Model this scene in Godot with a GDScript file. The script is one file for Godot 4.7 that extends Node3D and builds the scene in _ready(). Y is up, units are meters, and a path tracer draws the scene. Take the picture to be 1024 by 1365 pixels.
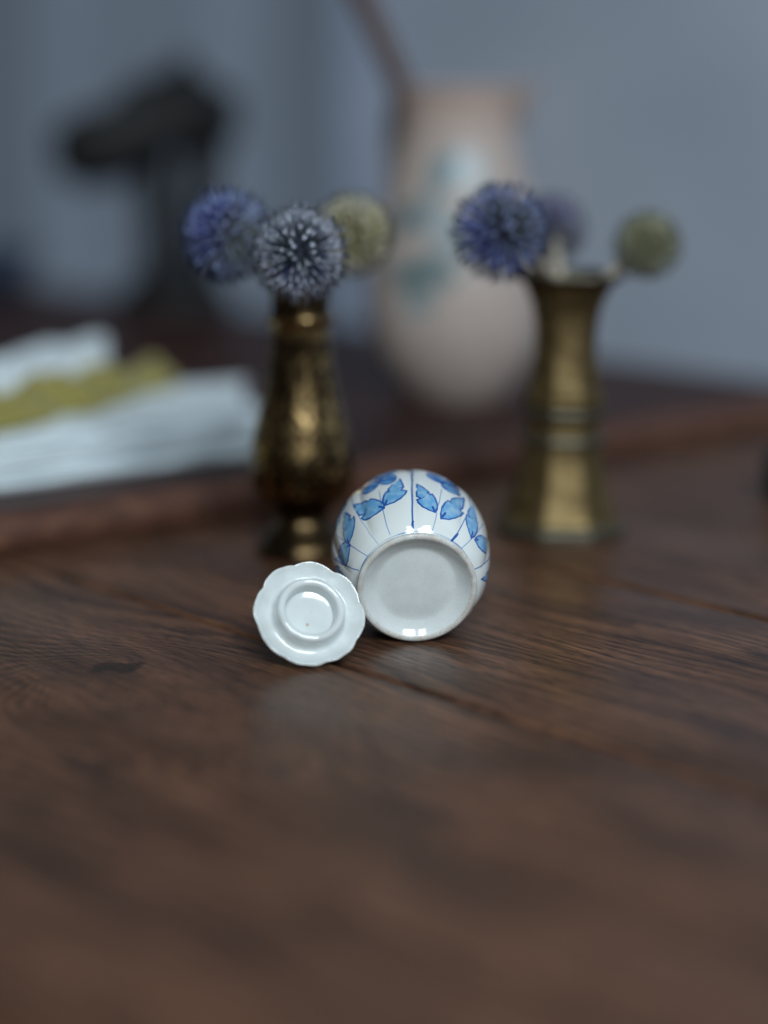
extends Node3D
# A small blue and white porcelain pot lying on its side on a dark plank table, its lid in front of it,
# two brass vases with globe thistles, a raised board with papers, cloth, a painted jug and a dark ornament behind.

var M := {}
var names := {}
const ALONG := Vector3(0.6816, 0, 0.7317)      # the way the table's planks run
const ACROSS := Vector3(0.7317, 0, -0.6816)    # from the near plank to the far one


func _ready():
	set_camera_and_light()
	make_materials()
	build_room()
	build_table()
	build_board()
	build_pot()
	build_lid()
	build_engraved_vase()
	build_faceted_vase()
	build_thistles()
	build_jug()
	build_papers()
	build_far_things()


# ---------------------------------------------------------------- camera, air, lamps
func set_camera_and_light():
	var cam := Camera3D.new()
	cam.name = "camera"
	cam.position = Vector3(0, 0.19, 0)
	cam.rotation_degrees = Vector3(-12.3, 0, 0)
	cam.keep_aspect = Camera3D.KEEP_HEIGHT
	var lens := CameraAttributesPhysical.new()
	lens.frustum_focal_length = 45.71
	lens.frustum_near = 0.02
	lens.frustum_far = 60.0
	lens.frustum_focus_distance = 0.672
	lens.exposure_aperture = 1.32
	cam.attributes = lens
	cam.fov = 29.42
	cam.near = 0.02
	cam.far = 60.0
	add_child(cam)

	var we := WorldEnvironment.new()
	we.name = "air"
	var e := Environment.new()
	e.background_mode = Environment.BG_COLOR
	e.background_color = Color(0.054, 0.058, 0.066).linear_to_srgb()
	e.tonemap_mode = Environment.TONE_MAPPER_LINEAR
	e.tonemap_exposure = 1.0
	e.sdfgi_enabled = true
	e.ssao_enabled = true
	e.ssil_enabled = true
	we.environment = e
	add_child(we)

	# the two casements of the window behind the photographer
	window_light("window_light_left", Vector3(0.00, 1.36, 1.04), Vector2(0.32, 0.72), 0.34)
	window_light("window_light_right", Vector3(0.64, 1.36, 0.98), Vector2(0.60, 0.72), 0.62)


func window_light(called: String, at: Vector3, size: Vector2, energy: float):
	var a := AreaLight3D.new()
	a.name = called
	a.area_size = size
	a.area_normalize_energy = true
	a.light_energy = energy * 5.1
	a.light_color = Color(0.93, 0.98, 1.0)
	a.shadow_enabled = true
	a.area_range = 20.0
	add_child(a)
	a.look_at_from_position(at, Vector3(0.02, 0.03, -0.75))


# ---------------------------------------------------------------- helpers
func numbered(called: String) -> String:
	if not names.has(called):
		names[called] = 0
		return called
	names[called] += 1
	return "%s_%03d" % [called, names[called]]


func thing(called: String, label: String, category: String, at := Vector3.ZERO, group := "") -> Node3D:
	var o := Node3D.new()
	o.name = numbered(called)
	o.position = at
	o.set_meta("label", label)
	o.set_meta("category", category)
	if group:
		o.set_meta("group", group)
	add_child(o, true)
	return o


func part(called: String, mesh: Mesh, mat: Material, parent: Node3D, at := Transform3D()) -> MeshInstance3D:
	var o := MeshInstance3D.new()
	o.name = called
	o.mesh = mesh
	o.material_override = mat
	o.transform = at
	parent.add_child(o, true)
	return o


func mat(c: Color, rough: float, metal := 0.0) -> StandardMaterial3D:
	var m := StandardMaterial3D.new()
	m.albedo_color = c
	m.roughness = rough
	m.metallic = metal
	return m


func noise(s: int, freq: float, octaves := 3) -> FastNoiseLite:
	var n := FastNoiseLite.new()
	n.noise_type = FastNoiseLite.TYPE_SIMPLEX_SMOOTH
	n.seed = s
	n.frequency = freq
	n.fractal_octaves = octaves
	if octaves <= 1:
		n.fractal_type = FastNoiseLite.FRACTAL_NONE
	return n


# a sheet of (nu+1) x (nv+1) points with smooth normals; at(i, j) gives the point, uv i/nu, j/nv (or v from vs)
func sheet(nu: int, nv: int, at: Callable, closed := false, vs := PackedFloat32Array(), tint = null) -> ArrayMesh:
	var p := PackedVector3Array()
	var n := PackedVector3Array()
	var uv := PackedVector2Array()
	var ix := PackedInt32Array()
	var col := PackedColorArray()
	var w := nu + 1
	for j in nv + 1:
		for i in w:
			p.append(at.call(i if not (closed and i == nu) else 0, j))
			uv.append(Vector2(float(i) / nu, vs[j] if vs.size() else float(j) / nv))
			if tint != null:
				col.append(tint.call(i, j))
	n.resize(p.size())
	for j in nv:
		for i in nu:
			var a := j * w + i
			var b := a + 1
			var c := a + w
			var d := c + 1
			var f1 := (p[b] - p[a]).cross(p[c] - p[a])
			var f2 := (p[d] - p[b]).cross(p[c] - p[b])
			n[a] += f1
			n[b] += f1 + f2
			n[c] += f1 + f2
			n[d] += f2
			if f1.length_squared() > 1e-22:
				ix.append_array([a, c, b])
			if f2.length_squared() > 1e-22:
				ix.append_array([b, c, d])
	for j in nv + 1:
		if closed:
			var s := n[j * w] + n[j * w + nu]
			n[j * w] = s
			n[j * w + nu] = s
	for k in n.size():
		n[k] = n[k].normalized() if n[k].length_squared() > 1e-30 else Vector3.UP
	# a pole: all its points share one normal
	for j in [0, nv]:
		if p[j * w].distance_to(p[j * w + nu / 2]) < 1e-6:
			var s := Vector3.ZERO
			for i in w:
				s += n[j * w + i]
			for i in w:
				n[j * w + i] = s.normalized()
	var arr := []
	arr.resize(Mesh.ARRAY_MAX)
	arr[Mesh.ARRAY_VERTEX] = p
	arr[Mesh.ARRAY_NORMAL] = n
	arr[Mesh.ARRAY_TEX_UV] = uv
	if col.size():
		arr[Mesh.ARRAY_COLOR] = col
	arr[Mesh.ARRAY_INDEX] = ix
	var m := ArrayMesh.new()
	m.add_surface_from_arrays(Mesh.PRIMITIVE_TRIANGLES, arr)
	return m


# points (radius, height), rounded through a Catmull-Rom curve
func curve(pts: Array, each := 5) -> PackedVector2Array:
	var out := PackedVector2Array()
	for i in pts.size() - 1:
		var a: Vector2 = pts[maxi(i - 1, 0)]
		var b: Vector2 = pts[i]
		var c: Vector2 = pts[i + 1]
		var d: Vector2 = pts[mini(i + 2, pts.size() - 1)]
		for k in each:
			out.append(b.cubic_interpolate(c, a, d, float(k) / each))
	out.append(pts[-1])
	return out


func lengths(pr: PackedVector2Array, whole := 0.0) -> PackedFloat32Array:
	var out := PackedFloat32Array([0.0])
	for k in range(1, pr.size()):
		out.append(out[k - 1] + pr[k].distance_to(pr[k - 1]))
	var total := whole if whole > 0.0 else out[-1]
	for k in out.size():
		out[k] /= total
	return out


func lathe(pr: PackedVector2Array, segs := 64, tint = null) -> ArrayMesh:
	return sheet(segs, pr.size() - 1, func(i: int, j: int): return Vector3(pr[j].x * sin(TAU * i / segs), pr[j].y, pr[j].x * cos(TAU * i / segs)), true, lengths(pr), tint)


func tube(path: Array, radii: Array, segs := 10, tint = null) -> ArrayMesh:
	var pts := path
	var n := pts.size()
	var side := Vector3.RIGHT if absf((pts[1] - pts[0]).normalized().x) < 0.8 else Vector3.UP
	var frames := []
	for k in n:
		var t: Vector3 = (pts[mini(k + 1, n - 1)] - pts[maxi(k - 1, 0)]).normalized()
		var x := (side - t * side.dot(t)).normalized()
		frames.append([x, t.cross(x)])
	# closed ends: the first and last ring repeat as a point
	return sheet(segs, n + 1, func(i: int, j: int):
		var k := clampi(j - 1, 0, n - 1)
		var r: float = radii[k] if j > 0 and j <= n else 0.0
		var a := TAU * i / segs
		return pts[k] + (frames[k][0] * cos(a) + frames[k][1] * sin(a)) * r, true, PackedFloat32Array(), tint)


func picture(w: int, h: int, at: Callable) -> Image:
	var bytes := PackedByteArray()
	bytes.resize(w * h * 3)
	var k := 0
	for y in h:
		for x in w:
			var c: Color = at.call(x, y)
			bytes[k] = int(clampf(c.r, 0, 1) * 255.0)
			bytes[k + 1] = int(clampf(c.g, 0, 1) * 255.0)
			bytes[k + 2] = int(clampf(c.b, 0, 1) * 255.0)
			k += 3
	return Image.create_from_data(w, h, false, Image.FORMAT_RGB8, bytes)


func noise_texture(s: int, freq: float, ramp: Array, size := 256, octaves := 4) -> NoiseTexture2D:
	var t := NoiseTexture2D.new()
	t.width = size
	t.height = size
	t.seamless = true
	t.noise = noise(s, freq, octaves)
	var g := Gradient.new()
	var offs := PackedFloat32Array()
	var cols := PackedColorArray()
	for r in ramp:
		offs.append(r[0])
		cols.append(r[1])
	g.offsets = offs
	g.colors = cols
	t.color_ramp = g
	return t


# ---------------------------------------------------------------- materials
func make_materials():
	M.glaze = mat(Color8(216, 224, 226), 0.09)
	M.glaze.metallic_specular = 0.55
	M.glaze.clearcoat_enabled = true
	M.glaze.clearcoat = 0.5
	M.glaze.clearcoat_roughness = 0.04
	M.wood_a = wood(11, true)
	M.wood_b = wood(47, false)
	M.board = mat(Color(0.040, 0.030, 0.031).linear_to_srgb(), 0.42)
	M.board.albedo_color = Color.WHITE
	M.board.metallic_specular = 0.18
	M.board.albedo_texture = noise_texture(5, 0.02, [[0.0, Color8(44, 28, 26)], [0.5, Color8(62, 40, 36)], [1.0, Color8(82, 54, 46)]])
	M.board.uv1_scale = Vector3(3, 12, 1)
	M.edge = mat(Color.WHITE, 0.6)
	M.edge.albedo_texture = noise_texture(8, 0.03, [[0.0, Color8(66, 40, 31)], [0.5, Color8(86, 54, 41)], [0.8, Color8(104, 68, 50)], [1.0, Color8(138, 102, 78)]])
	M.edge.uv1_scale = Vector3(6, 0.3, 1)


# flat-sawn oak: arcs, streaks and pores, over 1.2 m by 0.24 m
func wood(s: int, knots: bool) -> StandardMaterial3D:
	var w := 2048
	var h := 640
	var broad := noise(s, 1.0, 3)
	var fine := noise(s + 1, 1.0, 2)
	var pore := noise(s + 2, 1.0, 1)
	var blotch := noise(s + 3, 1.0, 3)
	var bytes := PackedByteArray()
	bytes.resize(w * h * 3)
	var relief := PackedByteArray()
	relief.resize(w * h)
	var k := 0
	for y in h:
		var v := 0.24 * y / h
		for x in w:
			var u := 1.2 * x / w
			# growth rings cut flat: bent far apart in the middle, close at the sides
			var g: float = v * 150.0 + 2.6 * broad.get_noise_2d(u * 2.2, v * 16.0) + 1.1 * sin(u * 5.0 + v * 11.0)
			if knots:
				var du := (u - 0.327) * 0.75
				var dv := v - 0.150
				var d := sqrt(du * du + dv * dv)
				var near := exp(-d * d / 0.0022)
				g = g * (1.0 - near) + near * (d * 330.0 + broad.get_noise_2d(u * 20.0, v * 40.0))
			var ring: float = g - floor(g)
			ring = smoothstep(0.0, 0.75, ring) * (1.0 - smoothstep(0.86, 1.0, ring))
			var f := fine.get_noise_2d(u * 26.0, v * 420.0)
			var p := pore.get_noise_2d(u * 90.0, v * 1300.0)
			var dark := clampf((p - 0.22) * 3.0, 0.0, 1.0) * clampf(0.35 + 0.9 * (1.0 - ring), 0.0, 1.0)
			var b := blotch.get_noise_2d(u * 9.0, v * 22.0)
			var tone: float = 0.52 + 0.26 * (ring - 0.5) + 0.26 * f + 0.25 * b
			tone = clampf(tone, 0.0, 1.1) * (1.0 - 0.80 * dark)
			var hollow := 0.0
			if knots and absf(u - 0.290) < 0.016 and absf(v - 0.1667) < 0.016:
				# a chip worn out of the surface
				var cx := ((u - 0.290) * 0.6816 + (v - 0.1667) * 0.7317) / 0.0080
				var cz := ((u - 0.290) * 0.7317 - (v - 0.1667) * 0.6816) / 0.0060
				var edge := maxf(absf(cx + 0.25 * cz), absf(cz)) + 0.35 * blotch.get_noise_2d(u * 160.0, v * 160.0) + 0.25 * fine.get_noise_2d(u * 60.0, v * 500.0)
				hollow = 1.0 - smoothstep(0.82, 1.0, edge)
				tone *= 1.0 - 0.72 * hollow
			bytes[k * 3] = int(clampf(36.0 + 103.0 * tone, 0, 255))
			bytes[k * 3 + 1] = int(clampf(23.0 + 73.0 * tone, 0, 255))
			bytes[k * 3 + 2] = int(clampf(17.0 + 53.0 * tone, 0, 255))
			relief[k] = int(clampf(170.0 + 40.0 * f - 110.0 * dark - 110.0 * hollow, 0, 255))
			k += 1
	var m := mat(Color.WHITE, 1.0)
	m.albedo_texture = ImageTexture.create_from_image(Image.create_from_data(w, h, false, Image.FORMAT_RGB8, bytes))
	m.heightmap_enabled = true
	m.heightmap_texture = ImageTexture.create_from_image(Image.create_from_data(w, h, false, Image.FORMAT_L8, relief))
	m.heightmap_scale = 0.018
	m.roughness_texture = noise_texture(s + 7, 0.012, [[0.0, Color(0.31, 0.31, 0.31)], [1.0, Color(0.52, 0.52, 0.52)]], 256, 3)
	m.metallic_specular = 0.4
	return m


# ---------------------------------------------------------------- the room behind
func build_room():
	var plaster := mat(Color8(204, 212, 226), 0.92)
	plaster.albedo_texture = noise_texture(21, 0.01, [[0.0, Color8(222, 226, 232)], [1.0, Color8(255, 255, 255)]])
	plaster.uv1_triplanar = true
	plaster.uv1_scale = Vector3(0.8, 0.8, 0.8)
	var wall := MeshInstance3D.new()
	wall.name = "wall"
	var b := BoxMesh.new()
	b.size = Vector3(9.0, 3.2, 0.08)
	wall.mesh = b
	wall.material_override = plaster
	wall.transform = Transform3D(frame(), ALONG * -1.6 + ACROSS * 1.42 + Vector3(0, 0.9, 0))
	# a heavy curtain in wide folds in front of the wall's left part
	var folds := [[-3.2, 0.02], [-2.62, 0.03], [-2.32, 0.015], [-2.14, 0.045], [-2.07, 0.062], [-1.98, 0.030], [-1.87, 0.022], [-1.75, 0.026], [-1.66, 0.018], [-1.58, 0.05], [-1.50, 0.11], [-1.485, 0.118]]
	var fold_curve := curve(folds.map(func(q): return Vector2(q[0], q[1])), 10)
	var cn := noise(81, 1.0, 2)
	var drape := mat(Color8(184, 197, 216), 0.95)
	var curtain := part("curtain", sheet(fold_curve.size() - 1, 30, func(i: int, j: int):
		var y := lerpf(-0.5, 2.4, j / 30.0)
		var d: float = fold_curve[i].y * 0.42 * (1.0 + 0.25 * cn.get_noise_2d(fold_curve[i].x * 2.0, y * 2.0))
		return ALONG * (fold_curve[i].x + 0.012 * cn.get_noise_1d(y * 3.0)) + ACROSS * (1.372 - d) + Vector3(0, y, 0)), drape, self)
	curtain.set_meta("label", "pale blue grey curtain hanging in wide folds at the left of the wall")
	curtain.set_meta("category", "curtain")
	wall.set_meta("kind", "structure")
	wall.set_meta("label", "pale blue grey plaster wall behind the table")
	add_child(wall)


func frame() -> Basis:
	return Basis(ALONG, Vector3.UP, -ACROSS)


# ---------------------------------------------------------------- the table and the board on it
func plank_mesh(s0: float, s1: float, v0: float, v1: float, thick: float, u_from: float, flip: bool, lift := 0.0, rough_seed := 0) -> ArrayMesh:
	# cross-section from the near lower edge over the top to the far lower edge, edges rounded
	var c := 0.0022
	var sec := [Vector2(v0, -thick), Vector2(v0, -c), Vector2(v0 + c * 0.3, -c * 0.3), Vector2(v0 + c, 0)]
	for k in range(1, 8):
		sec.append(Vector2(lerpf(v0 + c, v1 - c, k / 8.0), 0))
	sec.append_array([Vector2(v1 - c, 0), Vector2(v1 - c * 0.3, -c * 0.3), Vector2(v1, -c), Vector2(v1, -thick)])
	var nu := 160
	var wob := noise(rough_seed + 3, 9.0, 2)
	var arr_uv := PackedFloat32Array()
	for q in sec:
		var w: float = clampf((q.x - v0) / 0.24, 0.0, 1.0)
		arr_uv.append(1.0 - w if flip else w)
	var m := sheet(nu, sec.size() - 1, func(i: int, j: int):
		var s := lerpf(s0, s1, float(i) / nu)
		var q: Vector2 = sec[j]
		var dv := 0.0
		if j <= 3:
			dv = 0.0006 * wob.get_noise_2d(s * 6.0, 3.0)
		elif j >= sec.size() - 4:
			dv = 0.0006 * wob.get_noise_2d(s * 6.0, 9.0)
		return Vector3(s, q.y + lift, -(q.x + dv)), false, arr_uv)
	# lay u along the plank in metres
	var a := m.surface_get_arrays(0)
	var uv: PackedVector2Array = a[Mesh.ARRAY_TEX_UV]
	for k in uv.size():
		uv[k].x = (lerpf(s0, s1, uv[k].x) - u_from) / 1.2
	a[Mesh.ARRAY_TEX_UV] = uv
	var out := ArrayMesh.new()
	out.add_surface_from_arrays(Mesh.PRIMITIVE_TRIANGLES, a)
	return out


func build_table():
	var t := thing("table", "dark brown oak table top of wide worn planks that everything stands on", "table")
	t.basis = frame()
	var rows := [[-0.02, 0.1935], [0.195, 0.4190], [0.4208, 0.5706], [0.5724, 0.7990], [0.8005, 0.984]]
	var k := 0
	for r in rows:
		var m: StandardMaterial3D = M.wood_a if k in [1, 3] else M.wood_b
		part("plank", plank_mesh(-2.3, 0.42, r[0], r[1], 0.03, -1.12 + 0.31 * k, k > 2, [0.0, 0.0, -0.0003, 0.0, -0.0002][k], k * 5), m, t)
		k += 1
	var under := BoxMesh.new()
	under.size = Vector3(2.68, 0.02, 0.98)
	var um := mat(Color8(22, 15, 12), 0.9)
	part("underside", under, um, t, Transform3D(Basis(), Vector3(-0.94, -0.028, -0.48)))


func build_board():
	var b := thing("wooden_board", "thick dark reddish wooden board with worn front edge, lying across the table", "board")
	b.basis = frame()
	var n := noise(31, 1.0, 3)
	var top := 0.016
	var nv := 150
	# front edge: from the table up, rounded over, back a little
	var sec := [Vector2(0.004, 0.0006), Vector2(0.006, 0.004), Vector2(0.0055, 0.010), Vector2(0.003, 0.0142), Vector2(-0.004, top)]
	part("worn_edge", sheet(nv, sec.size() - 1, func(i: int, j: int):
		var v := lerpf(-0.25, 0.968, float(i) / nv)
		var s := -0.688 + 0.075 * (v - 0.45) + 0.0014 * n.get_noise_2d(v * 7.0, 0.0) + 0.0007 * n.get_noise_2d(v * 90.0, j * 3.0)
		return Vector3(s + sec[j].x, sec[j].y, -v), false), M.edge, b)
	part("top", sheet(40, 24, func(i: int, j: int):
		var v := lerpf(-0.25, 0.968, float(i) / 40)
		var front := -0.688 + 0.075 * (v - 0.45) - 0.003
		var s: float = lerpf(front, -2.2, pow(float(j) / 24, 1.5))
		return Vector3(s, top - 0.0001, -v), false), M.board, b)
	part("back_edge", sheet(40, 3, func(i: int, j: int):
		var s := lerpf(-0.654, -2.2, float(i) / 40)
		return Vector3(s, [top - 0.0001, top - 0.003, 0.004, 0.0005][j], -[0.968, 0.9705, 0.970, 0.969][j]), false), M.edge, b)


# ---------------------------------------------------------------- the pot
const POT_N := 9
const POT_T := 60.0   # millimetres of profile that the painting covers


func build_pot():
	var tilt := deg_to_rad(12.8)
	var turn := deg_to_rad(4.0)
	var towards := Vector3(sin(turn) * cos(tilt), -sin(tilt), cos(turn) * cos(tilt))   # the way the foot faces
	var y := -towards
	var z := (Vector3.UP - y * y.y).normalized()
	var t := thing("porcelain_pot", "small blue and white lobed porcelain pot lying on its side, foot towards us", "pot", Vector3(0.0115, 0.02038, -0.6528))
	t.basis = Basis(y.cross(z), y, z)

	var body := curve([Vector2(0.0198, 0.0031), Vector2(0.0214, 0.0043), Vector2(0.0235, 0.0066), Vector2(0.0255, 0.0108), Vector2(0.0271, 0.0168), Vector2(0.0281, 0.0240), Vector2(0.0284, 0.0306), Vector2(0.0277, 0.0380), Vector2(0.0253, 0.0454), Vector2(0.0218, 0.0517), Vector2(0.0186, 0.0559), Vector2(0.0168, 0.0580)], 8)
	var segs := 270
	var paint := StandardMaterial3D.new()
	paint.roughness = 0.09
	paint.metallic_specular = 0.55
	paint.clearcoat_enabled = true
	paint.clearcoat = 0.5
	paint.clearcoat_roughness = 0.04
	paint.albedo_texture = ImageTexture.create_from_image(pot_painting())
	part("body", sheet(segs, body.size() - 1, func(i: int, j: int):
		var a := TAU * i / segs
		var f: float = fposmod((a + 0.02) / TAU * POT_N, 1.0)
		var k := float(j) / (body.size() - 1)
		var depth := 0.030 * smoothstep(0.02, 0.40, k) * (1.0 - smoothstep(0.86, 1.0, k))
		var r: float = body[j].x * (1.0 - depth * pow(1.0 - sin(PI * f), 2.8))
		return Vector3(r * sin(a), body[j].y, r * cos(a)), true, lengths(body, POT_T * 0.001)), paint, t)
	# neck and hollow inside
	var inside := curve([Vector2(0.0168, 0.0580), Vector2(0.0163, 0.0590), Vector2(0.0163, 0.0625), Vector2(0.0158, 0.0632), Vector2(0.0150, 0.0626), Vector2(0.0150, 0.0585), Vector2(0.0190, 0.0530), Vector2(0.0255, 0.0400), Vector2(0.0262, 0.0280), Vector2(0.0200, 0.0100), Vector2(0.0100, 0.0070), Vector2(0.0, 0.0068)], 3)
	part("mouth_rim", lathe(inside, 72), M.glaze, t)
	# foot: shallow domed base, sloping fillet, bare ring
	var foot := curve([Vector2(0.0, 0.0030), Vector2(0.008, 0.0031), Vector2(0.0128, 0.0034), Vector2(0.0146, 0.0031), Vector2(0.0165, 0.0021), Vector2(0.0181, 0.0009), Vector2(0.0190, 0.0002), Vector2(0.0198, 0.0), Vector2(0.0206, 0.0003), Vector2(0.0209, 0.0010), Vector2(0.0207, 0.0020), Vector2(0.0202, 0.0029), Vector2(0.01985, 0.0034)], 5)
	var fm := StandardMaterial3D.new()
	fm.metallic_specular = 0.5
	var ln := lengths(foot)
	var ring0 := 0.0
	var ring1 := 0.0
	for k in foot.size():
		if foot[k].x < 0.0187:
			ring0 = ln[k]
		if foot[k].y < 0.0012:
			ring1 = ln[k]
	var speck := noise(90, 1.0, 3)
	var wear := noise(91, 1.0, 2)
	var fw := 1024
	var fh := 192
	var rough := PackedByteArray()
	rough.resize(fw * fh)
	fm.albedo_texture = ImageTexture.create_from_image(picture(fw, fh, func(x: int, yy: int):
		var a := TAU * x / fw
		var v := (yy + 0.5) / fh
		var c := Color8(216, 222, 223).lerp(Color8(208, 214, 215), clampf(0.35 + 0.9 * wear.get_noise_3d(cos(a) * v * 3.0, sin(a) * v * 3.0, 20.0), 0.0, 1.0))
		var on := smoothstep(ring0 - 0.012, ring0 + 0.012, v) * (1.0 - smoothstep(ring1 - 0.02, ring1 + 0.03, v))
		var px := cos(a) * 20.0
		var py := sin(a) * 20.0
		var side := 0.5 + 0.5 * sin(a - 0.2)      # more wear on one side
		var bare: float = on * clampf(0.55 + 0.8 * wear.get_noise_3d(px * 0.2, py * 0.2, v * 6.0), 0.0, 1.0)
		c = c.lerp(Color8(190, 184, 176), bare * 0.85)
		var sp := smoothstep(0.30 - 0.14 * side, 0.52, speck.get_noise_3d(px * 0.75, py * 0.75, v * 60.0)) * on
		c = c.lerp(Color8(168, 132, 100), sp * 0.75)
		if v < ring0 and speck.get_noise_3d(px * v * 2.4, py * v * 2.4, 77.0) > 0.46:
			c = c.lerp(Color8(172, 170, 164), 0.6)
		rough[yy * fw + x] = int(255.0 * lerpf(0.10, 0.62, bare))
		return c))
	fm.roughness = 1.0
	fm.roughness_texture = ImageTexture.create_from_image(Image.create_from_data(fw, fh, false, Image.FORMAT_L8, rough))
	part("foot", lathe(foot, 180), fm, t)


# One leaf or petal: base and tip and how far it bulges on each side, each as (degrees round, millimetres up)
func pot_painting() -> Image:
	var w := 2048
	var h := 640
	var wash := PackedFloat32Array()
	var line := PackedFloat32Array()
	wash.resize(w * h)
	line.resize(w * h)
	var hand := RandomNumberGenerator.new()
	hand.seed = 5
	var leaves := [
		[-24.0, 13.6, -47.2, 27.6, -36.0, 11.3, -28.8, 20.6], [-23.2, 14.8, -8.8, 30.2, -20.8, 22.2, -11.2, 14.8],
		[-63.2, 11.3, -56.8, 29.2, -63.4, 19.9, -52.0, 12.5], [-62.4, 10.2, -85.6, 18.6, -76.8, 8.0, -73.6, 17.3],
		[14.6, 9.1, 2.8, 25.5, 3.2, 12.5, 16.0, 15.2], [20.0, 7.0, 41.6, 28.7, 22.4, 15.2, 32.0, 9.1],
		[51.2, 7.0, 49.6, 28.6, 43.0, 11.8, 55.2, 16.0], [55.2, 8.0, 79.2, 22.4, 62.4, 14.8, 65.6, 7.0],
		[-98.4, 20.6, -88.2, 6.0, -98.2, 12.8, -86.4, 13.1], [100.4, 18.8, 88.8, 4.1, 86.4, 9.0, 98.8, 10.6]]
	var petals := [
		[-24.0, 32.1, -38.0, 31.1, -30.6, 27.6, -32.8, 36.4], [-24.0, 32.1, -11.0, 32.3, -18.2, 37.4, -17.4, 27.6], [-23.5, 33.9, -10.0, 41.0, -18.8, 41.9, -15.2, 36.4], [-25.0, 34.0, -34.0, 41.0, -32.0, 37.0, -26.0, 42.0],
		[25.2, 34.7, 12.0, 32.3, 17.0, 28.6, 18.8, 38.3], [24.2, 32.1, 35.2, 26.6, 25.2, 24.5, 34.8, 34.4], [26.4, 34.9, 40.0, 35.1, 34.0, 38.7, 34.4, 32.3], [25.2, 37.0, 14.0, 42.0, 16.8, 36.9, 22.2, 43.3],
		[-65.0, 34.0, -74.4, 29.0, -72.0, 34.9, -66.2, 26.6], [-65.0, 35.0, -55.0, 33.0, -58.0, 38.0, -60.0, 30.5], [62.6, 34.3, 75.8, 27.5, 66.4, 27.6, 71.4, 34.7], [62.0, 35.0, 53.0, 33.0, 57.0, 38.0, 57.0, 31.0]]
	var strokes := [
		[-26.4, 1.9, -24.8, 25.0, 0.8, 0.55], [13.6, 0.6, 20.8, 24.5, 0.8, 0.5], [-56.8, 0.8, -72.0, 25.5, 0.9, 0.6], [48.0, 0.6, 63.2, 24.5, 0.9, 0.55],
		[-4.8, 0.2, 1.4, 37.4, 1.9, 0.85], [1.4, 37.4, 1.0, 54.0, 1.8, 0.8], [-4.8, 0.2, -4.0, 4.5, 2.8, 0.95],
		[35.2, 0.6, 46.6, 24.0, 1.2, 0.7], [46.6, 24.0, 49.6, 50.0, 1.5, 0.6], [35.2, 0.6, 37.6, 4.3, 3.4, 1.0],
		[-40.8, 0.9, -47.0, 24.0, 0.9, 0.28], [-47.0, 24.0, -50.4, 50.0, 1.4, 0.4], [-74.4, 1.4, -87.2, 21.2, 1.2, 0.75], [-87.2, 21.2, -89.0, 50.0, 1.3, 0.7], [74.4, 0.2, 85.6, 19.9, 1.2, 0.75], [85.6, 19.9, 88.0, 50.0, 1.3, 0.7]]
	# the far side repeats the two upper sprigs
	for turn in [120.0, -121.0, 161.0, -161.0]:
		var from := 0 if turn > 0.0 else 4
		var mid := -25.0 if turn > 0.0 else 20.0
		for k in 2:
			var q: Array = leaves[from + k].duplicate()
			for c in [0, 2, 4, 6]:
				q[c] += turn - mid
			leaves.append(q)
		for k in 3:
			var q: Array = petals[from + k].duplicate()
			for c in [0, 2, 4, 6]:
				q[c] += turn - mid
			petals.append(q)
		strokes.append([turn, 1.0, turn + 1.0, 25.0, 0.8, 0.55])
		strokes.append([turn + 20.0, 0.5, turn + 21.0, 50.0, 1.3, 0.7])
	var left_side := [Vector2(0.08, 0.5), Vector2(0.20, 0.9), Vector2(0.36, 1.05), Vector2(0.47, 0.98), Vector2(0.46, 0.62), Vector2(0.58, 0.80), Vector2(0.74, 0.52), Vector2(0.88, 0.22)]
	var right_side := [Vector2(0.10, 0.6), Vector2(0.24, 0.92), Vector2(0.42, 1.05), Vector2(0.56, 1.0), Vector2(0.54, 0.62), Vector2(0.66, 0.66), Vector2(0.80, 0.42), Vector2(0.90, 0.22)]
	for q in leaves:
		var o := outline(q, left_side, right_side)
		fill(wash, w, h, o, 1.0)
		for k in o.size():
			if k != 7 and k != 8 or hand.randf() < 0.5:
				brush(line, w, h, o[k], o[(k + 1) % o.size()], hand.randf_range(5.6, 9.0), hand.randf_range(0.85, 1.0))
		# a dark drop where the leaf meets the stem, short marks in its notches
		var b := Vector2(q[0], q[1])
		var tip := Vector2(q[2], q[3])
		brush(line, w, h, px(b.lerp(tip, 0.05)), px(b.lerp(tip, 0.15)), 10.0, 1.0)
		brush(line, w, h, o[5], o[5].lerp(px(b.lerp(tip, 0.5)), 0.55), 4.4, 0.95)
		brush(line, w, h, o[12], o[12].lerp(px(b.lerp(tip, 0.5)), 0.45), 4.4, 0.95)
	var round_side := [Vector2(0.04, 0.35), Vector2(0.18, 0.72), Vector2(0.4, 0.97), Vector2(0.6, 1.0), Vector2(0.8, 0.84), Vector2(0.93, 0.52), Vector2(0.99, 0.2)]
	for q in petals:
		var o := outline(q, round_side, round_side)
		fill(wash, w, h, o, 1.35)
		for k in o.size():
			brush(line, w, h, o[k], o[(k + 1) % o.size()], 5.0, 0.85)
		var b := px(Vector2(q[0], q[1]))
		brush(line, w, h, b, b + Vector2(2, 3), 6.0, 0.9)
	for q in strokes:
		var a := Vector2(q[0], q[1])
		var b := Vector2(q[2], q[3])
		var last := a
		for k in range(1, 9):
			var next := a.lerp(b, k / 8.0) + Vector2(hand.randf_range(-0.25, 0.25), 0)
			brush(line, w, h, px(last), px(next), q[4] * 3.4 * hand.randf_range(0.95, 1.2) + 0.8, minf(q[5] * 1.15, 1.0) * hand.randf_range(0.8, 1.0))
			last = next
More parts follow.
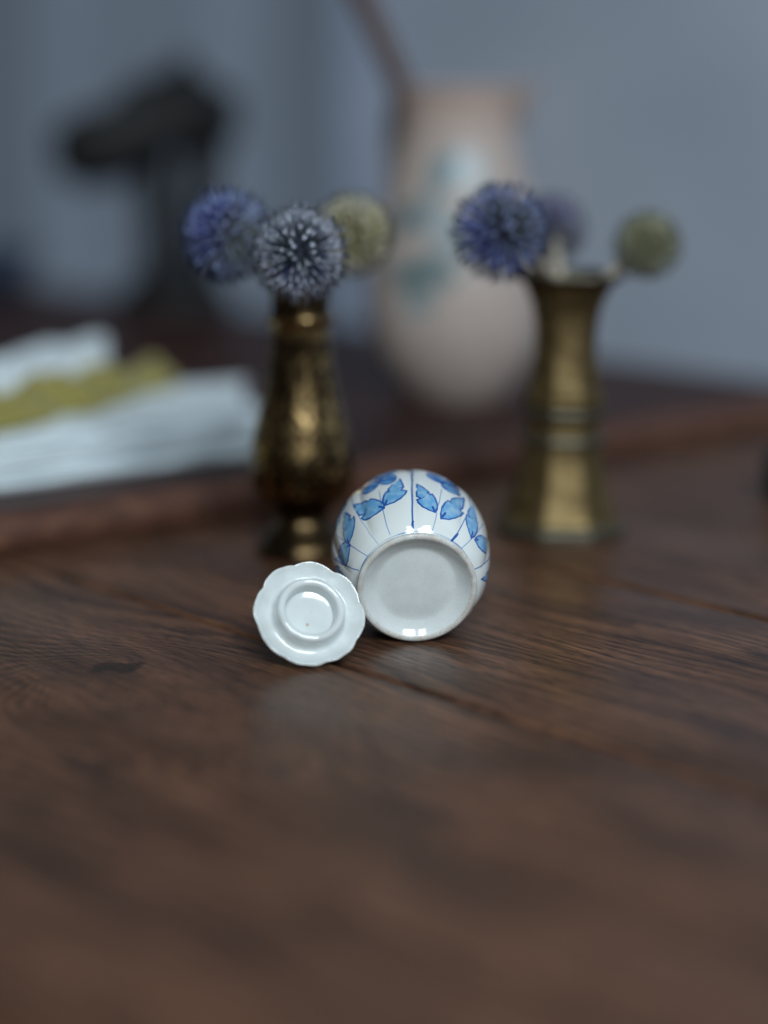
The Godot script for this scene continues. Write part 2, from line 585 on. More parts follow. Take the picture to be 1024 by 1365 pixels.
	# thin ring of blue where the body meets the foot
	for k in 120:
		brush(line, w, h, px(Vector2(-180.0 + k * 3.0, 0.75)), px(Vector2(-177.0 + k * 3.0, 0.75)), 3.0 + 1.0 * sin(k * 0.7), 0.42 + 0.3 * sin(k * 0.37))
	var cloud := noise(4, 0.02, 3)
	var grit := noise(6, 0.25, 1)
	var white := Color8(221, 227, 227)
	var pale := Color8(100, 164, 212)
	var deep := Color8(8, 66, 154)
	return picture(w, h, func(x: int, y: int):
		var k: int = y * w + x
		var a := wash[k]
		var l := line[k]
		if a <= 0.0 and l <= 0.0:
			return white
		var c := white
		if a > 0.0:
			var d := clampf(0.88 + 0.5 * cloud.get_noise_2d(x, y) + 0.10 * grit.get_noise_2d(x, y), 0.0, 1.2)
			c = white.lerp(pale, minf(d * minf(a, 1.0), 1.0))
			if a > 1.0:
				c = c.lerp(deep, 0.12 + 0.55 * clampf(0.5 + 1.6 * cloud.get_noise_2d(x * 0.9 + 300.0, y * 1.1), 0.0, 1.0))
		return c.lerp(deep, minf(l, 1.0) * (0.93 + 0.07 * grit.get_noise_2d(x, y))))


func px(p: Vector2) -> Vector2:
	return Vector2(fposmod(p.x + 720.0, 360.0) / 360.0 * 2048.0 if absf(p.x) < 1e5 else 0.0, p.y / POT_T * 640.0)


func outline(q: Array, one: Array, two: Array) -> PackedVector2Array:
	var b := Vector2(q[0], q[1])
	var axis := Vector2(q[2], q[3]) - b
	var scale := Vector2(0.5, 1.0)    # a degree is about half a millimetre
	var ax := axis * scale
	var out := PackedVector2Array([b])
	var sides := []
	for c in [4, 6]:
		var d := Vector2(q[c], q[c + 1]) - b
		var ds := d * scale
		sides.append(d - axis * (ds.dot(ax) / ax.length_squared()))
	for v in one:
		out.append(b + axis * v.x + sides[0] * v.y)
	out.append(b + axis)
	for k in range(two.size() - 1, -1, -1):
		out.append(b + axis * two[k].x + sides[1] * two[k].y)
	var at := PackedVector2Array()
	var first := px(b)
	for p in out:
		at.append(first + Vector2((p.x - b.x) * 5.6889, (p.y - b.y) * 640.0 / POT_T))
	# round the outline a little
	var soft := PackedVector2Array()
	for k in at.size():
		soft.append(at[k])
	return soft


func fill(buf: PackedFloat32Array, w: int, h: int, o: PackedVector2Array, value: float):
	var lo := o[0]
	var hi := o[0]
	for p in o:
		lo = lo.min(p)
		hi = hi.max(p)
	for y in range(maxi(int(lo.y), 0), mini(int(hi.y) + 2, h)):
		for x in range(int(lo.x), int(hi.x) + 2):
			if Geometry2D.is_point_in_polygon(Vector2(x, y), o):
				var k := y * w + posmod(x, w)
				buf[k] = maxf(buf[k], value)


func brush(buf: PackedFloat32Array, w: int, h: int, a: Vector2, b: Vector2, width: float, ink: float):
	if absf(a.x - b.x) > w * 0.5:
		b.x += w if b.x < a.x else -w
	var r := width * 0.5 + 1.2
	var lo := a.min(b) - Vector2(r, r)
	var hi := a.max(b) + Vector2(r, r)
	var d := b - a
	var len2 := maxf(d.length_squared(), 1e-6)
	for y in range(maxi(int(lo.y), 0), mini(int(hi.y) + 2, h)):
		for x in range(int(lo.x), int(hi.x) + 2):
			var p := Vector2(x, y) - a
			var t := clampf(p.dot(d) / len2, 0.0, 1.0)
			var away := (p - d * t).length()
			var v := ink * clampf((width * 0.5 + 0.9 - away) / 1.8, 0.0, 1.0)
			if v > 0.0:
				var k := y * w + posmod(x, w)
				if v > buf[k]:
					buf[k] = v


# ---------------------------------------------------------------- the lid
func build_lid():
	var lean := deg_to_rad(37.0)
	var turn := deg_to_rad(15.0)
	var n := Vector3(sin(turn) * cos(lean), sin(lean), cos(turn) * cos(lean))
	var z := (Vector3.UP - n * n.y).normalized()
	var t := thing("porcelain_cover", "small white scalloped porcelain lid lying upside down, leaning against the pot", "lid", Vector3(-0.0256, 0.01500, -0.6376))
	t.basis = Basis(n.cross(z), n, z)
	var segs := 216
	var under := curve([Vector2(0.0, 0.0006), Vector2(0.0050, 0.0007), Vector2(0.0078, 0.0010), Vector2(0.0085, 0.0016), Vector2(0.0087, 0.0048), Vector2(0.0091, 0.0060), Vector2(0.0101, 0.0065), Vector2(0.0111, 0.0062), Vector2(0.0117, 0.0052), Vector2(0.01185, 0.0030), Vector2(0.0121, 0.0012), Vector2(0.0127, 0.0003), Vector2(0.0138, 0.0000), Vector2(0.0150, 0.0005), Vector2(0.0168, 0.0015), Vector2(0.0180, 0.0024), Vector2(0.0187, 0.0027), Vector2(0.0190, 0.0024), Vector2(0.0189, 0.0016), Vector2(0.0180, 0.0004), Vector2(0.0150, -0.0022), Vector2(0.0110, -0.0044), Vector2(0.0060, -0.0058), Vector2(0.0034, -0.0064), Vector2(0.0024, -0.0076), Vector2(0.0036, -0.0092), Vector2(0.0040, -0.0106), Vector2(0.0028, -0.0124), Vector2(0.0, -0.0130)], 5)
	var bumpy := noise(14, 1.0, 2)
	var lm: StandardMaterial3D = M.glaze.duplicate()
	lm.albedo_color = Color.WHITE
	var stain := noise(16, 1.0, 2)
	var ln := lengths(under)
	lm.albedo_texture = ImageTexture.create_from_image(picture(768, 384, func(x: int, y: int):
		var a := TAU * x / 768.0
		var v := (y + 0.5) / 384.0
		var c := Color8(216, 223, 224).lerp(Color8(203, 209, 209), clampf(0.35 + 0.9 * stain.get_noise_3d(cos(a) * v * 4.0, sin(a) * v * 4.0, 8.0), 0.0, 1.0))
		# where on the lid this is, in millimetres
		var k := 0
		while k < ln.size() - 2 and ln[k + 1] < v:
			k += 1
		var r := 1000.0 * lerpf(under[k].x, under[k + 1].x, clampf((v - ln[k]) / maxf(ln[k + 1] - ln[k], 1e-6), 0, 1))
		var p := Vector2(sin(a), cos(a)) * r
		if v < 0.30:
			var d := (p - Vector2(1.0, -3.4)).length() + 0.35 * stain.get_noise_2d(p.x * 2.5, p.y * 2.5)
			c = c.lerp(Color8(176, 146, 116), 0.75 * (1.0 - smoothstep(0.25, 0.75, d)))
			d = (p - Vector2(-1.1, 1.2)).length()
			c = c.lerp(Color8(186, 170, 150), 0.6 * (1.0 - smoothstep(0.1, 0.35, d)))
		elif r < 11.6 and v < 0.5:
			c = c.lerp(Color8(205, 205, 203), 0.6 * smoothstep(8.9, 9.6, r))
		elif r > 16.5:
			c = c.lerp(Color8(190, 172, 156), 0.45 * smoothstep(0.1, 0.5, stain.get_noise_2d(p.x * 0.6, p.y * 0.6)) * smoothstep(17.8, 18.9, r))
		else:
			c = c.lerp(Color8(204, 202, 198), 0.25 * smoothstep(0.15, 0.5, stain.get_noise_2d(p.x * 0.28 + 30.0, p.y * 0.28)))
		return c))
	part("body", sheet(segs, under.size() - 1, func(i: int, j: int):
		var a := TAU * i / segs
		var f: float = fposmod((a - 0.16) / TAU * 8.0, 1.0)
		var out: float = smoothstep(0.0118, 0.0190, under[j].x)
		var r: float = under[j].x * (1.0 - 0.046 * out * pow(1.0 - sin(PI * f), 1.3) + 0.024 * out * bumpy.get_noise_2d(cos(a) * 1.6, sin(a) * 1.6))
		var y: float = under[j].y + out * 0.0005 * (sin(PI * f) - 0.6) + 0.0004 * out * bumpy.get_noise_2d(cos(a) * 1.2 + 9.0, sin(a) * 1.2)
		return Vector3(r * sin(a), y, r * cos(a)), true, ln), lm, t)


# ---------------------------------------------------------------- the brass vases
func build_engraved_vase():
	var t := thing("brass_vase", "dark engraved brass vase with a round belly, left of the porcelain pot", "vase", Vector3(-0.0339, 0, -0.794))
	var k := 0.000316
	var pts := []
	# from the base up, in pixels of radius and height turned into metres
	for q in [[0, 4], [40, 3], [61, 0], [63, 3], [62, 8], [58, 16], [47, 28], [37, 42], [35, 52], [39, 60], [49, 68], [60, 80], [67.5, 97], [69.5, 116], [67, 140], [60, 172], [51, 205], [44.5, 240], [40, 270], [38, 292], [38.4, 300], [41.5, 303], [43, 308], [41.5, 313], [38.2, 317], [37.6, 330], [40, 346], [46, 360], [54, 368], [55, 371], [53, 373], [45, 364], [37, 346], [35, 320], [36, 280], [50, 190], [60, 120], [40, 76], [0, 70]]:
		pts.append(Vector2(q[0] * k, q[1] * k * 1.005))
	var pr := curve(pts, 5)
	var m := StandardMaterial3D.new()
	m.metallic = 1.0
	m.roughness = 1.0
	var n := noise(61, 1.0, 3)
	var w := 512
	var h := 512
	var rough := PackedByteArray()
	rough.resize(w * h)
	m.albedo_texture = ImageTexture.create_from_image(picture(w, h, func(x: int, y: int):
		var a := TAU * x / w
		var v := (y + 0.5) / h
		var g := 0.25
		var nn := n.get_noise_3d(cos(a) * 3.0, sin(a) * 3.0, v * 26.0)
		# engraved bands: a bright scroll of leaves on the belly and shoulder, plain dark bands between
		var band := 0.0
		if v > 0.20 and v < 0.44:
			var s := sin(a * 14.0 + 2.0 * sin(v * 110.0)) * sin(v * 180.0 + 1.4 * sin(a * 14.0)) + 0.9 * nn
			band = smoothstep(-0.35, 0.25, s)
		elif v < 0.2:
			band = 0.35 + 0.4 * nn
		elif v > 0.452 and v < 0.492:
			band = 0.95
		elif v > 0.44:
			band = 0.35 + 0.5 * nn
		g = clampf(band + 0.25 * nn, 0.0, 1.0)
		rough[y * w + x] = int(255.0 * clampf(0.36 - 0.10 * g + 0.10 * nn, 0.25, 0.7))
		return Color8(60, 48, 34).lerp(Color8(158, 132, 90), g * g)))
	m.roughness_texture = ImageTexture.create_from_image(Image.create_from_data(w, h, false, Image.FORMAT_L8, rough))
	part("body", lathe(pr, 72), m, t)


func octagon(rings: Array, chamfer: float, turn: float) -> ArrayMesh:
	# eight flat facets with narrow rounded corners; rings are (radius, height); the facets are lit flat, the profile smooth
	var st := SurfaceTool.new()
	st.begin(Mesh.PRIMITIVE_TRIANGLES)
	var ang := PackedFloat32Array()
	for k in 8:
		var mid := turn + TAU * (k + 0.5) / 8.0
		var half := TAU / 16.0
		ang.append(mid - half + chamfer)
		ang.append(mid + half - chamfer)
	var pr := rings
	var at := func(a: float, r: float, y: float): return Vector3(r * sin(a), y, r * cos(a))
	for s in 16:
		var a0 := ang[s]
		var a1 := ang[(s + 1) % 16] + (TAU if s == 15 else 0.0)
		var flat_one := s % 2 == 0
		var mid := (a0 + a1) * 0.5
		for j in pr.size() - 1:
			var n0 := profile_normal(pr, j)
			var n1 := profile_normal(pr, j + 1)
			var q := [[a0, j, n0], [a1, j, n0], [a0, j + 1, n1], [a1, j + 1, n1]]
			for c in [0, 2, 1, 1, 2, 3]:
				var aa: float = q[c][0]
				var dir: float = mid if flat_one else (ang[posmod(s - 1, 16)] + ang[s]) * 0.5 if false else aa
				if not flat_one:
					var f_prev := mid - TAU / 16.0
					var f_next := mid + TAU / 16.0
					dir = f_prev if aa == a0 else f_next
				var nn: Vector2 = q[c][2]
				st.set_normal(Vector3(nn.x * sin(dir), nn.y, nn.x * cos(dir)).normalized())
				st.set_uv(Vector2(aa / TAU, float(q[c][1]) / pr.size()))
				var p: Vector2 = pr[q[c][1]]
				st.add_vertex(at.call(aa, p.x, p.y))
	return st.commit()


func profile_normal(pr: Array, j: int) -> Vector2:
	var a: Vector2 = pr[maxi(j - 1, 0)]
	var b: Vector2 = pr[mini(j + 1, pr.size() - 1)]
	var d := (b - a).normalized()
	return Vector2(d.y, -d.x)


func build_faceted_vase():
	var t := thing("brass_vase", "faceted brass vase with ringed waist, right of the porcelain pot", "vase", Vector3(0.0768, 0, -0.8335))
	t.rotation_degrees.z = -0.8
	var k := 0.000330
	var m := StandardMaterial3D.new()
	m.metallic = 1.0
	m.albedo_texture = noise_texture(33, 0.02, [[0.0, Color8(92, 78, 54)], [0.5, Color8(122, 104, 72)], [1.0, Color8(142, 124, 90)]])
	m.roughness = 1.0
	m.roughness_texture = noise_texture(34, 0.03, [[0.0, Color(0.52, 0.52, 0.52)], [1.0, Color(0.68, 0.68, 0.68)]])
	var worn: StandardMaterial3D = m.duplicate()
	worn.albedo_texture = noise_texture(35, 0.03, [[0.0, Color8(84, 78, 64)], [1.0, Color8(132, 128, 116)]])
	var sec := func(list: Array) -> Array:
		var pts := []
		for q in list:
			pts.append(Vector2(q[0] * k, q[1] * k))
		return Array(curve(pts, 4))
	var turn := deg_to_rad(-21.0)
	part("foot", octagon(sec.call([[0, 5], [60, 3], [84, 0], [87, 3], [87, 12], [84, 16], [80, 18]]), 0.09, turn), worn, t)
	part("lower_body", octagon(sec.call([[80, 18], [76, 24], [68, 44], [60, 72], [54, 96], [51.5, 112], [51, 119]]), 0.09, turn), m, t)
	part("ring", octagon(sec.call([[51, 119], [55, 120], [57, 125], [55, 131], [50, 133]]), 0.09, turn), worn, t)
	part("waist", octagon(sec.call([[50, 133], [49, 136], [49, 152], [50, 155]]), 0.09, turn), m, t)
	part("ring", octagon(sec.call([[50, 155], [54, 156], [55, 161], [54, 166], [50, 168]]), 0.09, turn), worn, t)
	part("ring", octagon(sec.call([[50, 168], [53, 170], [54, 176], [53, 181], [49, 184]]), 0.09, turn), m, t)
	part("upper_body", octagon(sec.call([[49, 184], [48, 192], [45, 210], [42, 232], [40.5, 255], [42, 280], [47, 302], [56, 322], [64, 332]]), 0.09, turn), m, t)
	part("rim", octagon(sec.call([[64, 332], [72, 334], [75, 337], [74, 341], [70, 342], [62, 338], [52, 324], [43, 300], [37, 270], [37, 240], [42, 190], [42, 130], [48, 60], [0, 30]]), 0.09, turn), worn, t)


# ---------------------------------------------------------------- globe thistles
func build_thistles():
	var stem := mat(Color8(168, 158, 142), 0.7)
	var blue := Color(0.052, 0.058, 0.25)
	var pale := Color(0.66, 0.70, 0.84)
	var grey := Color(0.19, 0.21, 0.17)
	var olive := Color(0.36, 0.32, 0.15)
	var cream := Color(0.74, 0.70, 0.56)
	# head centre, radius, foot of the stem, colours of one side and of the other, the tips, the way the second side faces
	var list := [
		[Vector3(-0.0613, 0.1337, -0.765), 0.0170, Vector3(-0.0345, 0.074, -0.795), blue, grey, Color(0.28, 0.35, 0.64), Vector3(0.9, -0.3, 0.5), "blue globe thistle with a grey green side, leftmost in the dark engraved vase", Vector3(-0.0339, 0.116, -0.794), 0.0115],
		[Vector3(-0.0316, 0.1297, -0.727), 0.0166, Vector3(-0.034, 0.074, -0.790), Color(0.045, 0.055, 0.15), Color(0.06, 0.075, 0.09), pale, Vector3(0, 0.6, 0.8), "whitish blue globe thistle facing us in the mouth of the dark engraved vase", Vector3(-0.0339, 0.116, -0.794), 0.0115],
		[Vector3(-0.0128, 0.1317, -0.795), 0.0158, Vector3(-0.032, 0.074, -0.798), olive, olive, cream, Vector3(1, 0, 0), "olive globe thistle with pale tips, at the right in the dark engraved vase", Vector3(-0.0339, 0.116, -0.794), 0.0115],
		[Vector3(0.0458, 0.1347, -0.770), 0.0178, Vector3(0.074, 0.072, -0.833), blue, Color(0.10, 0.115, 0.10), Color(0.26, 0.32, 0.62), Vector3(0.6, 0.5, 0.6), "deep blue globe thistle, largest in the faceted vase", Vector3(0.0785, 0.1105, -0.8335), 0.0165],
		[Vector3(0.0735, 0.1290, -0.868), 0.0145, Vector3(0.077, 0.072, -0.836), Color(0.09, 0.08, 0.21), grey, Color(0.36, 0.35, 0.50), Vector3(0.2, -0.9, 0.2), "small dull violet globe thistle behind the deep blue one in the faceted vase", Vector3(0.0785, 0.1105, -0.8335), 0.0165],
		[Vector3(0.1114, 0.1245, -0.830), 0.0132, Vector3(0.080, 0.072, -0.834), olive.lerp(grey, 0.6), olive.lerp(grey, 0.4), Color(0.40, 0.41, 0.27), Vector3(0, 1, 0), "small olive green globe thistle leaning right out of the faceted vase", Vector3(0.0785, 0.1105, -0.8335), 0.0165]]
	var k := 0
	for q in list:
		thistle(q, stem, 100 + k)
		k += 1


func thistle(q: Array, stem: Material, s: int):
	var head: Vector3 = q[0]
	var r: float = q[1] * 1.07
	var foot: Vector3 = q[2]
	var t := thing("globe_thistle", q[7], "flower", foot, "dried globe thistles in the brass vases")
	var c := head - foot
	var axis: Vector3 = q[8]
	var mouth := axis + (Vector3(head.x, axis.y, head.z) - axis).limit_length(q[9]) - foot
	var path := [Vector3.ZERO]
	var radii := [0.0024]
	for k in 8:
		var f := k / 7.0
		path.append(mouth.lerp(c, f) + Vector3(0, 0.0015 * sin(PI * f), 0))
		radii.append(lerpf(0.0024, 0.0019, f))
	part("stem", tube(path, radii, 8), stem, t)
	var rng := RandomNumberGenerator.new()
	rng.seed = s
	var core := SphereMesh.new()
	core.radius = r * 0.42
	core.height = r * 0.84
	core.radial_segments = 24
	core.rings = 12
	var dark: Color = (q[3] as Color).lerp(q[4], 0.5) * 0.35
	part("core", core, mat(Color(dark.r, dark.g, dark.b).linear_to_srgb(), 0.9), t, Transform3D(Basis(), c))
	# florets: slender, dark below, opening into pale tips
	var st := SurfaceTool.new()
	st.begin(Mesh.PRIMITIVE_TRIANGLES)
	var count := 270
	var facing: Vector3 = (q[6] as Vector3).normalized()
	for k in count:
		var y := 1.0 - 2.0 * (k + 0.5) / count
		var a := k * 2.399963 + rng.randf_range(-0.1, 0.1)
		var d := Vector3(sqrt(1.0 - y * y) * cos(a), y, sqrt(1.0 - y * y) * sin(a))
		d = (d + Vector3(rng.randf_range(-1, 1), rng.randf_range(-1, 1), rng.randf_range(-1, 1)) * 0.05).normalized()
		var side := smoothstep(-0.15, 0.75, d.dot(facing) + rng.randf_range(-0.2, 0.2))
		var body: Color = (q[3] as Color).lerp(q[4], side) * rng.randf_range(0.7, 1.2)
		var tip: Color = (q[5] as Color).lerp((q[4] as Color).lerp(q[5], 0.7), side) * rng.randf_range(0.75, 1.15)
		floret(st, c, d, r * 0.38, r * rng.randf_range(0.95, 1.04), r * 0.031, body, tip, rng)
	var m := mat(Color.WHITE, 0.75)
	m.vertex_color_use_as_albedo = true
	var o := part("florets", st.commit(), m, t)
	o.set_meta("kind", "stuff")


func floret(st: SurfaceTool, c: Vector3, d: Vector3, r0: float, r1: float, wide: float, body: Color, tip: Color, rng: RandomNumberGenerator):
	var x := d.cross(Vector3(0.31, 0.9, 0.2)).normalized()
	var y := d.cross(x)
	var steps := [[0.0, 0.55], [0.45, 0.85], [0.72, 0.75], [0.86, 0.95]]
	var n := 5
	for k in 3:
		for i in n:
			for e in [[k, i], [k + 1, i], [k, i + 1], [k, i + 1], [k + 1, i], [k + 1, i + 1]]:
				var f: float = steps[e[0]][0]
				var a: float = TAU * e[1] / n
				var o := x * cos(a) + y * sin(a)
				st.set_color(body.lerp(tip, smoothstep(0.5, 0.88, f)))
				st.set_normal(o)
				st.add_vertex(c + d * lerpf(r0, r1, f) + o * wide * steps[e[0]][1])
	# five narrow petals curling outwards
	var from := c + d * lerpf(r0, r1, 0.84)
	var turn := rng.randf() * TAU
	for i in 5:
		var a := turn + TAU * i / 5.0
		var o := x * cos(a) + y * sin(a)
		var across := d.cross(o) * wide * 0.5
		var mid := from + d * (r1 - r0) * 0.10 + o * wide * 1.0
		var end := from + d * (r1 - r0) * rng.randf_range(0.18, 0.42) + o * wide * rng.randf_range(1.2, 2.6)
		for tri in [[from - across, from + across, mid - across], [from + across, mid + across, mid - across], [mid - across, mid + across, end]]:
			for p in tri:
				st.set_color(tip)
				st.set_normal((d + o * 0.4).normalized())
				st.add_vertex(p)


# ---------------------------------------------------------------- the jug
func build_jug():
	var t := thing("painted_jug", "cream earthenware jug with teal painted flowers, at the back of the board", "jug", Vector3(0.0412, 0.016, -1.106))
	t.rotation_degrees.y = 20.0
	var pts := []
	for q in [[0, 0.002], [24, 0.001], [28.0, 0], [30.5, 3.0], [36.5, 11], [43.5, 24], [48.4, 40], [50.2, 58], [49.6, 76], [46.2, 98], [41.6, 116], [36.8, 134], [33.4, 150], [33.0, 163], [34.6, 174], [36.8, 179.5], [36.4, 181], [34.2, 180], [32.2, 166], [33.0, 150], [43, 98], [45.5, 60], [34, 20], [0, 10]]:
		pts.append(Vector2(q[0] * 0.001, q[1] * 0.00096))
	var pr := curve(pts, 5)
	var n := noise(41, 1.0, 3)
	# flower and leaves, each (degrees round from the front, height in mm, half width, half height, turn, colour)
	var marks := [
		[-16, 130, 11, 10, 0, Color8(176, 190, 200)], [-16, 130, 5, 5, 0, Color8(206, 208, 206)],
		[-58, 104, 12, 6.5, -40, Color8(74, 100, 108)], [-52, 72, 13, 7, 15, Color8(76, 104, 108)], [-34, 78, 12, 6, 35, Color8(86, 112, 118)],
		[-36, 128, 6, 12, 25, Color8(104, 130, 138)], [-30, 100, 17, 9, 30, Color8(140, 154, 160)], [-12, 92, 16, 8, -20, Color8(138, 150, 156)], [6, 84, 14, 7, 20, Color8(98, 128, 136)], [4, 112, 10, 7, -30, Color8(140, 158, 166)], [-46, 58, 9, 5, -10, Color8(120, 140, 146)]]
	var vs := lengths(pr)
	var m := mat(Color.WHITE, 0.55)
	var w := 512
	var h := 256
	# height in mm for each row of the picture
	var row := PackedFloat32Array()
	var rad := PackedFloat32Array()
	for y in h:
		var v := (y + 0.5) / h
		var k := 0
		while k < vs.size() - 2 and vs[k + 1] < v:
			k += 1
		var f := clampf((v - vs[k]) / maxf(vs[k + 1] - vs[k], 1e-6), 0, 1)
		row.append(lerpf(pr[k].y, pr[k + 1].y, f) * 1000.0)
		rad.append(lerpf(pr[k].x, pr[k + 1].x, f) * 1000.0)
	m.albedo_texture = ImageTexture.create_from_image(picture(w, h, func(x: int, y: int):
		var deg := 360.0 * x / w
		if deg > 180.0:
			deg -= 360.0
		var c := Color8(184, 170, 164).lerp(Color8(188, 160, 148), clampf((row[y] - 140.0) / 40.0, 0, 1))
		c = c.lerp(Color8(170, 152, 142), clampf(0.3 + n.get_noise_2d(deg * 0.06, row[y] * 0.05), 0, 0.6))
		if float(y) / h < 0.5:
			for q in marks:
				var p := Vector2((deg - q[0]) * 0.0175 * rad[y], row[y] - q[1]).rotated(deg_to_rad(q[4]))
				var d: float = Vector2(p.x / q[2], p.y / q[3]).length() / 1.3 + 0.25 * n.get_noise_2d(p.x * 0.2 + q[0], p.y * 0.2)
				c = c.lerp(q[5], 0.85 * (1.0 - smoothstep(0.55, 1.1, d)))
		return c))
	part("body", lathe(pr, 72), m, t)
	# handle on one side, from under the rim to the belly
	var plain := mat(Color8(174, 154, 144), 0.55)
	var hp := []
	var hr := []
	for q in [[33.5, 168], [41, 176], [50, 172], [54, 156], [53, 136], [49, 116], [44.5, 102]]:
		hp.append(Vector3(-q[0] * 0.001, q[1] * 0.00096, 0.0))
		hr.append(0.0045)
	part("handle", tube(hp, hr, 12), plain, t, Transform3D(Basis(Vector3.UP, deg_to_rad(-68)), Vector3.ZERO))
	# pouring lip on the other side
	var sp := func(i: int, j: int):
		var a := lerpf(-0.5, 0.5, i / 12.0)
		var f := j / 6.0
		var r := lerpf(0.0342, 0.0362 + 0.0095 * pow(cos(a * PI), 1.5), f)
		return Vector3(r * cos(a), lerpf(0.150, 0.1740 + 0.004 * pow(cos(a * PI), 2.0), f), r * sin(a))
	part("spout", sheet(12, 6, sp), plain, t, Transform3D(Basis(Vector3.UP, deg_to_rad(-15)), Vector3.ZERO))

	# the stick that stands in the jug
	var bark := mat(Color8(104, 84, 80), 0.8)
	bark.albedo_texture = noise_texture(52, 0.03, [[0.0, Color8(190, 180, 176)], [1.0, Color8(255, 255, 255)]])
	var stick := tube([Vector3(0.034, 0.024, -1.110), Vector3(0.024, 0.11, -1.104), Vector3(0.0095, 0.190, -1.098), Vector3(-0.013, 0.240, -1.094), Vector3(-0.030, 0.275, -1.09)], [0.0052, 0.0058, 0.0062, 0.0064, 0.0066], 10)
	var s := part("stick", stick, bark, self)
	s.set_meta("label", "brown stick standing in the cream jug and leaning left out of the picture")
	s.set_meta("category", "stick")


# ---------------------------------------------------------------- papers and cloth on the board
func soft_slab(c: Array, y0: float, thick: float, s: int, nu := 48, nv := 40, wave := 0.0015) -> ArrayMesh:
	# a soft flat thing over four corners (near left, near right, far right, far left), rounded all round
	var n := noise(s, 1.0, 3)
	return sheet(nu, nv * 2, func(i: int, j: int):
		var under: bool = j > nv
		var b: float = float(j) / nv if not under else float(nv * 2 - j) / nv
		var a := float(i) / nu
		# bunch the rings at the edges
		var bb := 0.5 - 0.5 * cos(PI * b)
		var aa := 0.5 - 0.5 * cos(PI * a)
		var p: Vector3 = (c[0] as Vector3).lerp(c[1], aa).lerp((c[3] as Vector3).lerp(c[2], aa), bb)
		var e := minf(minf(a, 1.0 - a) * 14.0, minf(b, 1.0 - b) * 14.0)
		var full := sqrt(clampf(1.0 - pow(1.0 - minf(e, 1.0), 2.0), 0.0, 1.0))
		var lift := wave * (0.5 + n.get_noise_2d(p.x * 26.0, p.z * 26.0))
		var y := y0 + thick * 0.5 + (lift if not under else 0.0) + (1.0 if not under else -1.0) * thick * 0.5 * full
		return Vector3(p.x + 0.0012 * n.get_noise_2d(p.z * 40.0, 5.0), y, p.z))


func build_papers():
	var paper := mat(Color8(228, 238, 243), 0.85)
	var rng := RandomNumberGenerator.new()
	rng.seed = 9
	var base := [Vector3(-0.287, 0, -0.740), Vector3(-0.060, 0, -0.931), Vector3(-0.066, 0, -1.035), Vector3(-0.345, 0, -0.86)]
	var words := ["lowest folded white paper of the stack on the board", "second lowest folded white paper of the stack on the board", "middle folded white paper of the stack on the board", "second highest folded white paper of the stack, just under the top one", "topmost folded white paper of the stack, under the olive cloth"]
	var y := 0.0163
	for k in 5:
		var c := []
		for q in base:
			c.append(q + Vector3(rng.randf_range(-0.006, 0.005), 0, rng.randf_range(-0.006, 0.006)) + Vector3(-0.0015, 0, -0.0012) * k)
		var o := part("folded_paper", soft_slab(c, y, 0.0030, 60 + k, 48, 36, 0.0013), paper, self)
		o.name = numbered("folded_paper")
		o.set_meta("label", words[k])
		o.set_meta("category", "paper")
		o.set_meta("group", "folded white papers on the board")
		y += 0.0043
	# a thicker fold of paper behind, propped on the stack
	var fold := part("folded_paper", soft_slab([Vector3(-0.225, 0, -0.770), Vector3(-0.140, 0, -0.985), Vector3(-0.152, 0, -1.062), Vector3(-0.250, 0, -0.86)], y + 0.0006, 0.019, 77, 40, 32, 0.003), paper, self)
	fold.name = numbered("folded_paper")
	fold.set_meta("label", "thick white fold of paper lying behind the olive cloth")
	fold.set_meta("category", "paper")
	fold.set_meta("group", "folded white papers on the board")
	# the crumpled strip of olive cloth
	var cloth := mat(Color.WHITE, 0.95)
	cloth.albedo_texture = noise_texture(19, 0.03, [[0.0, Color8(104, 98, 40)], [0.5, Color8(142, 132, 66)], [1.0, Color8(172, 160, 98)]])
	cloth.uv1_scale = Vector3(4, 4, 1)
	cloth.rim_enabled = true
	cloth.rim = 0.4
	var n := noise(23, 1.0, 4)
	var from := Vector3(-0.116, 0, -1.025)
	var to := Vector3(-0.262, 0, -0.700)
	var along := (to - from).normalized()
	var across := along.cross(Vector3.UP).normalized()
	var mesh := sheet(90, 36, func(i: int, j: int):
		var a := i / 90.0
		var b := TAU * j / 36.0
		var p := from.lerp(to, a)
		var end := sqrt(clampf(1.0 - pow(1.0 - minf(minf(a, 1.0 - a) * 16.0, 1.0), 2.0), 0.0, 1.0))
		var lump := 1.0 + 0.75 * n.get_noise_2d(a * 11.0, cos(b) * 1.6 + 4.0) + 0.55 * sin(a * 42.0 + 0.6) * exp(-a * 5.0)
		var wd := 0.023 * (0.75 + 0.4 * n.get_noise_1d(a * 7.0)) * end
		var hg := 0.0145 * lump * end * (0.62 + 0.38 * smoothstep(0.0, 0.35, a))
		var yy := sin(b)
		return p + across * (cos(b) * wd + 0.004 * n.get_noise_1d(a * 14.0 + 50.0)) + Vector3(0, 0.0385 + (yy * hg if yy > 0.0 else yy * 0.001 * end), 0))
	var o := part("olive_cloth", mesh, cloth, self)
	o.set_meta("label", "crumpled strip of olive green cloth lying on the white papers")
	o.set_meta("category", "cloth")


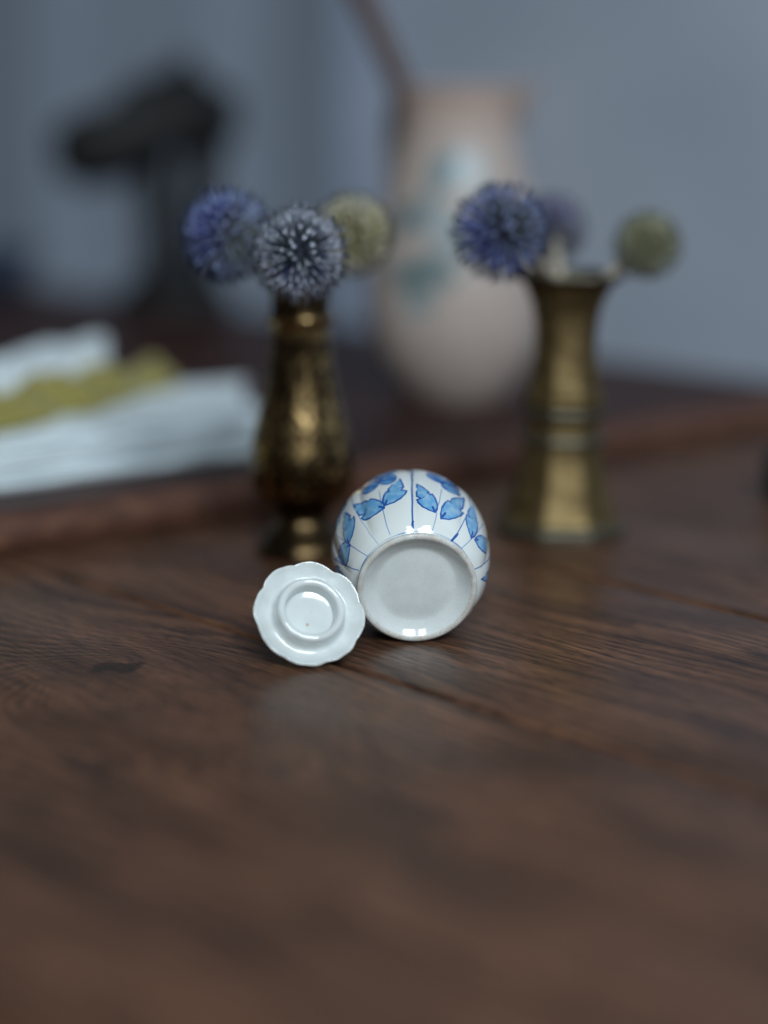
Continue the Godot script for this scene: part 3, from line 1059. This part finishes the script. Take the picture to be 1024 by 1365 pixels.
# ---------------------------------------------------------------- dark and far things
func build_far_things():
	var iron := mat(Color8(12, 11, 14), 0.65)
	var t := thing("ornament", "black ornament with round head and drooping neck on thin legs, far left corner", "ornament", Vector3(-0.1674, 0.016, -1.56))
	part("base", lathe(curve([Vector2(0, 0.001), Vector2(0.044, 0), Vector2(0.047, 0.004), Vector2(0.044, 0.014), Vector2(0.026, 0.030), Vector2(0.0, 0.034)], 4), 40), iron, t)
	part("body", tube([Vector3(0.034, 0.128, 0), Vector3(0.026, 0.150, 0), Vector3(0.010, 0.162, 0.005), Vector3(-0.010, 0.152, 0.01), Vector3(-0.030, 0.138, 0.02), Vector3(-0.050, 0.128, 0.03), Vector3(-0.066, 0.126, 0.03), Vector3(-0.086, 0.125, 0.03)], [0.021, 0.034, 0.040, 0.034, 0.028, 0.031, 0.031, 0.018], 20), iron, t)
	for q in [[0.020, 0.010, 0.016, 0.0], [-0.004, -0.006, -0.010, 0.006], [0.010, 0.024, 0.040, -0.006], [-0.024, -0.020, -0.026, 0.004], [0.028, 0.036, 0.028, 0.004]]:
		part("leg", tube([Vector3(q[0] * 0.8, 0.012, q[3]), Vector3(q[1], 0.07, q[3]), Vector3(q[2], 0.145, q[3])], [0.0076, 0.0066, 0.0088], 8), iron, t)

	var glass := mat(Color8(52, 66, 90), 0.5)
	var bowl := part("blue_bowl", lathe(curve([Vector2(0, 0.002), Vector2(0.030, 0.0), Vector2(0.033, 0.003), Vector2(0.045, 0.018), Vector2(0.052, 0.034), Vector2(0.050, 0.034), Vector2(0.042, 0.018), Vector2(0.0, 0.006)], 4), 40), glass, self, Transform3D(Basis(), Vector3(-0.352, 0.0162, -1.70)))
	bowl.set_meta("label", "dull blue bowl at the far left end of the board")
	bowl.set_meta("category", "bowl")
	var cup := part("dark_cup", lathe(curve([Vector2(0, 0.001), Vector2(0.014, 0), Vector2(0.017, 0.004), Vector2(0.018, 0.016), Vector2(0.016, 0.024), Vector2(0.014, 0.023), Vector2(0.014, 0.008), Vector2(0, 0.005)], 4), 32), mat(Color8(30, 26, 26), 0.5), self, Transform3D(Basis(), Vector3(0.196, 0.0003, -0.895)))
	cup.set_meta("label", "small dark cup at the right edge of the picture, beyond the faceted vase")
	cup.set_meta("category", "cup")
